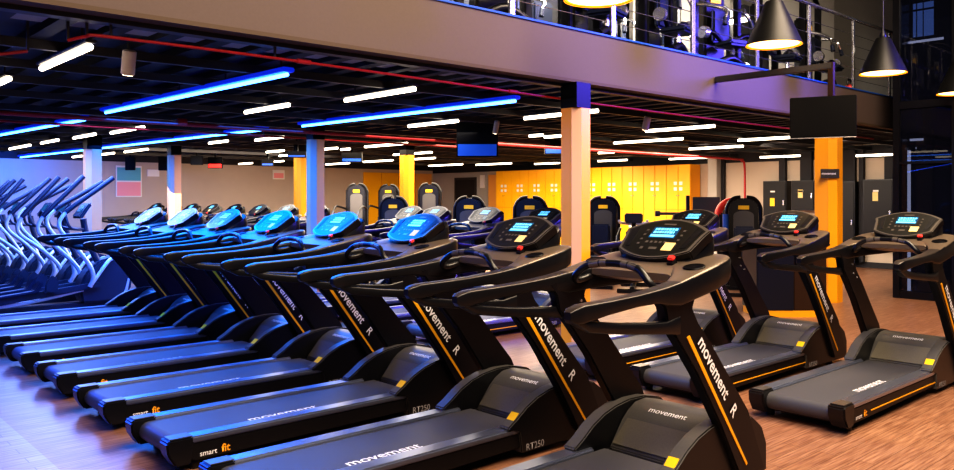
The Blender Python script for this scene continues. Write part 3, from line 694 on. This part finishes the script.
# reception desk
t = thing('reception_desk', 'black reception desk on a yellow plinth behind the second treadmill of the second row', 'desk', (10.5, 5.37, 0), -.74)
b = nb(); box(b, (-.42, -.30, .09), (.08, .30, .96), .01); obj('cabinet_body', b, M['desk'], t)
b = nb(); box(b, (.08, -.29, .09), (.52, .30, .95), .01); obj('side_body', b, M['brownish'], t)
b = nb(); box(b, (-.41, -.29, 0), (.51, .29, .09)); obj('plinth', b, M['colyellow'], t)
b = nb(); box(b, (-.45, -.33, .96), (.55, .33, .99), .006); obj('counter_top', b, M['black'], t)

# ------------------------------------------------------------------ selectorised weight machines on the floor
def make_tower(h):
    t = thing('strength_machine', '', 'strength machine', group='black strength machines between the rows and lockers')
    b = nb(); P = []
    for j in range(9):
        a = PI*j/8; P.append((.25*math.cos(a), h-.16+.16*math.sin(a)))
    prism(b, [(.25, .06)]+P+[(-.25, .06)], -.10, .10, 'x', .02); sh = obj('shroud', b, M['black'], t)
    b = nb(); prism(b, [(.17, .25)]+[(.17*math.cos(PI*j/8), h-.30+.08*math.sin(PI*j/8)) for j in range(9)]+[(-.17, .25)], -.108, -.101, 'x'); obj('shroud_window', b, M['hood'], sh)
    b = nb(); box(b, (-.112, -.09, h-.20), (-.102, .09, h-.13), .004); obj('maker_label', b, M['label'], sh, True, 'yellow maker label')
    for s in (-1, 1):
        b = nb(); tube(b, [(-.05, s*.27, .08), (-.05, s*.285, h-.35), (-.05, s*.265, h-.13), (-.05, s*.17, h-.01), (-.05, s*.05, h+.015)], .032, 8, 4); obj('frame_tube', b, M['blackgloss'], t)
        b = nb(); tube(b, [(-.1, s*.28, h-.62), (-.5, s*.36, h-.55), (-.72, s*.34, h-.68)], .026, 8, 4); a = obj('press_arm', b, M['blackgloss'], t)
        b = nb(); cyl(b, (-.72, s*.34, h-.68), (-.80, s*.34, h-.80), .034, 10); obj('hand_grip', b, M['grip'], a)
    b = nb(); box(b, (-1.15, -.30, 0), (-1.05, .30, .06), .01); box(b, (-1.1, -.04, .02), (0, .04, .08), .01); box(b, (-.1, -.32, 0), (.1, .32, .06), .01); obj('base', b, M['blackgloss'], t)
    b = nb(); box(b, (-.85, -.2, .46), (-.45, .2, .54), .03); obj('seat', b, M['grip'], t)
    b = nb(); box(b, (-.45, -.17, .58), (-.37, .17, 1.12), .03); obj('back_pad', b, M['grip'], t)
    b = nb(); cyl(b, (-.65, 0, .06), (-.65, 0, .47), .035, 10); obj('seat_post', b, M['blackgloss'], t)
    return t
TW = [(11.52, 17.23, 1.92, 'tall black strength machine in front of the beige end of the far wall'), (13.0, 17.9, 2.0, 'tall black strength machine before the yellow far wall panels'), (12.5, 15.5, 1.92, 'tall black strength machine beside the slim yellow pillar'),
      (9.35, 12.7, 1.62, 'low black strength machine in front of the two tall ones by the yellow panels'), (9.75, 10.93, 1.60, 'low black strength machine in front of the dark door'), (10.2, 9.83, 1.62, 'low black strength machine against the yellow lockers, far side of the orange pillar'),
      (11.98, 9.63, 1.62, 'black strength machine just beside the orange pillar, before the lockers'), (12.85, 7.24, 1.60, 'black strength machine with a bright blue upright pad at its side')]
protos = {}
for x, y, h, lab in TW:
    hh = 1.94 if h > 1.8 else 1.6
    if hh not in protos: o = protos[hh] = make_tower(hh)
    else: o = dup(protos[hh], (x, y, 0))
    o.location = (x, y, 0); o.rotation_euler = (0, 0, .55); o['label'] = lab
# small machines by the red pad
b = nb(); cyl(b, (-.16, .30, .75), (-.16, .30, 1.32), .05, 14); obj('side_pad', b, M['pad'], o, True, 'bright blue upright pad')
t = thing('arc_machine', 'strength machine with a bright red arched guard near the red wall pipe', 'strength machine', (13.72, 7.95, 0), .55)
b = nb(); tube(b, [(0, -.26, 1.0), (0, -.25, 1.35), (0, -.1, 1.52), (0, .1, 1.52), (0, .25, 1.35), (0, .26, 1.0)], .07, 10, 4); obj('guard', b, M['redpad'], t)
b = nb(); box(b, (-.08, -.28, .05), (.08, .28, 1.32), .03); obj('shroud', b, M['black'], t)
b = nb(); box(b, (-.09, -.08, 1.34), (-.07, .08, 1.42)); obj('maker_label', b, M['label'], t)
b = nb(); box(b, (-.5, -.36, 0), (.4, .36, .06), .01); obj('base', b, M['blackgloss'], t)
t = thing('monitor_stand', 'dark flat monitor on a stand before the pale wall post', 'monitor', (14.1, 8.75, 0), .6)
b = nb(); box(b, (-.03, -.26, 1.25), (.03, .26, 1.62), .01); obj('monitor', b, M['ellipt'], t)
b = nb(); cyl(b, (.02, 0, 0), (.02, 0, 1.4), .03, 10); lathe(b, [(.2, 0), (.2, .03), (.03, .05)], (.02, 0, 0), 18, True); obj('pole', b, M['blackgloss'], t)
t = thing('barbell_rack', 'black rack holding a long bar in front of the yellow lockers', 'rack', (11.13, 7.30, 0), .75)
b = nb(); cyl(b, (-.12, .42, 1.35), (-.12, -.12, 1.35), .022, 10); cyl(b, (-.12, .48, 1.35), (-.12, .41, 1.35), .045, 12); obj('bar', b, M['grip'], t)
for yy in (-.05,):
    b = nb(); cyl(b, (0, yy, 0), (0, yy, 1.64), .03, 10); cyl(b, (-.12, yy, 1.35), (0, yy, 1.35), .03, 8); obj('rack_post', b, M['blackgloss'], t)
b = nb(); box(b, (-.3, -.1, 0), (.3, .05, .06), .01); obj('base', b, M['blackgloss'], t)
t = thing('exercise_bike', 'black exercise bike behind the first front console, before the lockers', 'exercise bike', (11.45, 8.55, 0), .6)
b = nb(); box(b, (-.6, -.25, 0), (-.5, .25, .07), .01); box(b, (.5, -.25, 0), (.6, .25, .07), .01); box(b, (-.55, -.04, .03), (.55, .04, .1), .01); obj('base', b, M['blackgloss'], t)
b = nb(); cyl(b, (.3, -.05, .38), (.3, .05, .38), .26, 28); obj('flywheel', b, M['black'], t)
b = nb(); tube(b, [(-.3, 0, .08), (-.2, 0, .5), (-.28, 0, .95)], .04, 10, 4); tube(b, [(.35, 0, .4), (.25, 0, .9), (.18, 0, 1.16)], .04, 10, 4); tube(b, [(-.2, 0, .5), (.3, 0, .42)], .045, 10); obj('frame', b, M['blackgloss'], t)
b = nb(); prism(b, [(-.42, .95), (-.12, .97), (-.12, 1.02), (-.42, 1.05)], -.11, .11, bev=.02); obj('saddle', b, M['grip'], t)
b = nb(); tube(b, [(-.05, -.24, 1.2), (.12, -.22, 1.16), (.2, 0, 1.14), (.12, .22, 1.16), (-.05, .24, 1.2)], .025, 8, 4); obj('handlebar', b, M['silver'], t)
b = nb(); box(b, (.12, -.16, 1.16), (.2, .16, 1.33), .02); obj('console', b, M['ellipt'], t)

# hanging screens under the ceiling
def hang_tv(x, y, z0, z1, w, rz, lab, m, dep=.06):
    t = thing('hanging_screen', lab, 'television', (x, y, 0), rz, group='screens hanging under the mezzanine')
    b = nb(); box(b, (-w/2, -dep/2, z0), (w/2, dep/2, z1), .008); obj('casing', b, M['tv'], t)
    b = nb(); box(b, (-w/2+.02, -dep/2-.004, z0+.02), (w/2-.02, -dep/2-.0005, z0+(z1-z0)*.38)); obj('screen', b, m, t)
    b = nb(); box(b, (-.02, -.02, z1), (.02, .02, FZ0)); obj('pole', b, M['tv'], t)
hang_tv(8.06, 8.88, 2.21, 2.72, .62, -.75, 'square black screen with a blue lit lower edge hanging in front of the dark door', M['bluescr'])
hang_tv(11.9, 10.8, 2.47, 2.76, .42, -.75, 'small blue lit screen hanging against the orange pillar edge', M['bluescr'])
hang_tv(8.6, 19.2, 2.34, 2.62, .36, -.75, 'small hanging screen glowing red before the blank far wall', M['amberled'])
hang_tv(7.7, 22.6, 2.36, 2.72, .26, -.6, 'black hanging screen just above the teal and pink poster', M['tv'])
hang_tv(8.45, 22.2, 2.36, 2.74, .26, -.6, 'black hanging screen above the small white sheet beside the poster', M['tv'])
hang_tv(10.0, 15.2, 2.40, 2.62, .46, -.75, 'wide blue lit screen hanging beside the tall orange pillar lit lilac', M['bluescr'])
hang_tv(8.0, 18.9, 2.40, 2.62, .3, -.75, 'dark hanging screen beside the red glowing one', M['tv'])
hang_tv(9.4, 18.0, 2.38, 2.55, .3, -.75, 'small blue hanging screen next to the red glowing one', M['bluescr'])
hang_tv(8.25, 14.55, 2.42, 2.55, .38, -.75, 'blue lit screen above the thin yellow pillar', M['bluescr'])
# papers on the far wall
t = thing('wall_poster', 'tall poster with a teal upper half and a pink lower half', 'poster', (7.60, YW-.03, 1.66))
b = nb(); box(b, (-.03, 0, -.03), (.68, .02, .85)); obj('backing', b, M['paper'], t)
b = nb(); box(b, (0, -.006, .43), (.65, -.0005, .80)); obj('teal_half', b, M['teal'], t)
b = nb(); box(b, (0, -.006, .0), (.65, -.0005, .39)); obj('pink_half', b, M['pink'], t)
b = nb(); box(b, (8.44, YW-.025, 2.22), (8.78, YW-.002, 2.42)); tag(obj('wall_sheet', b, M['paper']), 'small white sheet on the far wall next to the tall poster', 'sheet')
t = thing('wall_sheet', 'white and peach sheet on the far wall beside the thin yellow pillar', 'sheet', (12.38, YW-.03, 2.2))
b = nb(); box(b, (0, 0, 0), (.42, .02, .3)); obj('paper', b, M['paper'], t)
b = nb(); box(b, (.04, -.004, .04), (.38, -.0005, .2)); obj('print', b, M['pink'], t)

# ------------------------------------------------------------------ light
def area(name, loc, target, size, size_y, energy, color):
    l = bpy.data.lights.new(name, 'AREA'); l.shape = 'RECTANGLE'; l.size = size; l.size_y = size_y; l.energy = energy; l.color = color
    o = bpy.data.objects.new(name, l); COL.objects.link(o); o.location = loc
    o.rotation_euler = (Vector(target)-Vector(loc)).to_track_quat('-Z', 'Y').to_euler(); return o
area('hall_fill', (2.5, -.5, 6.5), (4.5, 2.5, .5), 4, 3, 560, (1, .84, .66))  # hall fills are added, unseen lamps above the open hall
area('hall_fill', (8.0, 1.5, 7.0), (8, 3.0, 0), 5, 3, 700, (1, .80, .58))
area('hall_fill', (0, 0, 4.2), (3, 5.4, 2.9), 2.5, 1.5, 70, (1, .70, .45))
l = bpy.data.lights.new('blue_flood', 'SPOT'); l.energy = 5200; l.color = (.14, .10, 1); l.spot_size = .85; l.spot_blend = .8; l.shadow_soft_size = 1.3
o = bpy.data.objects.new('blue_flood', l); COL.objects.link(o); o.location = (13.2, -.5, 4.6); o.rotation_euler = (Vector((9.1, 5.4, 3.45))-o.location).to_track_quat('-Z', 'Y').to_euler()
area('blue_wash', (3.75, 8.5, 2.58), (3.75, 8.5, 0), 1.0, 4.6, 230, (.0, .20, 1))  # blue washes are added, unseen fills boosting the strip lights' blue
area('blue_wash', (3.6, 14.0, 2.58), (3.6, 14.0, 0), 1.2, 6.0, 330, (.20, .34, 1))
area('white_wash', (7.8, 12.6, 2.58), (7.8, 12.6, 0), 1.4, 7.5, 110, (1, .90, .78))  # added fill, unseen, whitens the second-row consoles
area('blue_wash', (5.35, 14.2, 2.58), (5.35, 14.2, 0), 1.3, 11.5, 400, (.0, .19, 1))
area('blue_walk', (.3, 8.0, 2.7), (.1, 7.5, 0), 1.2, 7.0, 430, (.03, .13, 1))
area('blue_wash', (4.4, 21.4, 2.3), (4.6, 23.4, 2.0), 1.6, .3, 110, (.02, .16, 1))
area('warm_wash', (13, 14, 2.62), (13, 14, 0), 7, 9, 1150, (1, .84, .62))  # warm washes are added, unseen fills backing up the tube lights
area('warm_wash', (15.5, 8.6, 2.62), (16.5, 9, 0), 4, 3, 220, (1, .84, .66))
area('warm_wash', (17.2, 15, 2.55), (19, 15.5, 1.2), .6, 8, 80, (1, .84, .6))
area('warm_wash', (8.5, 18, 2.62), (8.5, 20, 0), 6, 6, 330, (1, .84, .66))
area('upper_wash', (9.5, 7.0, 5.1), (9.5, 8.5, 3.9), 10, .4, 380, (1, .92, .8))  # added fill, unseen, brightens the slats and upper machines
for i, x in enumerate((8.5, 11.58)):
    l = bpy.data.lights.new('lamp_light', 'SPOT'); l.energy = 70; l.spot_size = 1.35; l.spot_blend = .6; l.color = (1, .72, .36); l.shadow_soft_size = .2
    o = bpy.data.objects.new('lamp_light', l); COL.objects.link(o); o.location = (x, 4.38, 3.28)
wd = bpy.data.worlds.new('world'); SC.world = wd; wd.use_nodes = True
wd.node_tree.nodes['Background'].inputs[0].default_value = (.03, .034, .055, 1); wd.node_tree.nodes['Background'].inputs[1].default_value = 1.0

# ------------------------------------------------------------------ camera
a = math.radians(47.79)
cam = bpy.data.cameras.new('camera'); co = bpy.data.objects.new('camera', cam); COL.objects.link(co)
co.location = (0, 0, 1.6)
fwd = Vector((math.cos(a), math.sin(a), 0))
co.rotation_euler = fwd.to_track_quat('-Z', 'Y').to_euler()
cam.sensor_width = 36; cam.lens = 36*801.2/954; cam.shift_y = -37/954
cam.clip_end = 200
SC.camera = co
SC.view_settings.view_transform = 'Standard'
SC.view_settings.look = 'High Contrast'
SC.view_settings.exposure = 0.22
SC.cycles.max_bounces = 6
SC.cycles.sample_clamp_indirect = 4
bpy.context.view_layer.update()
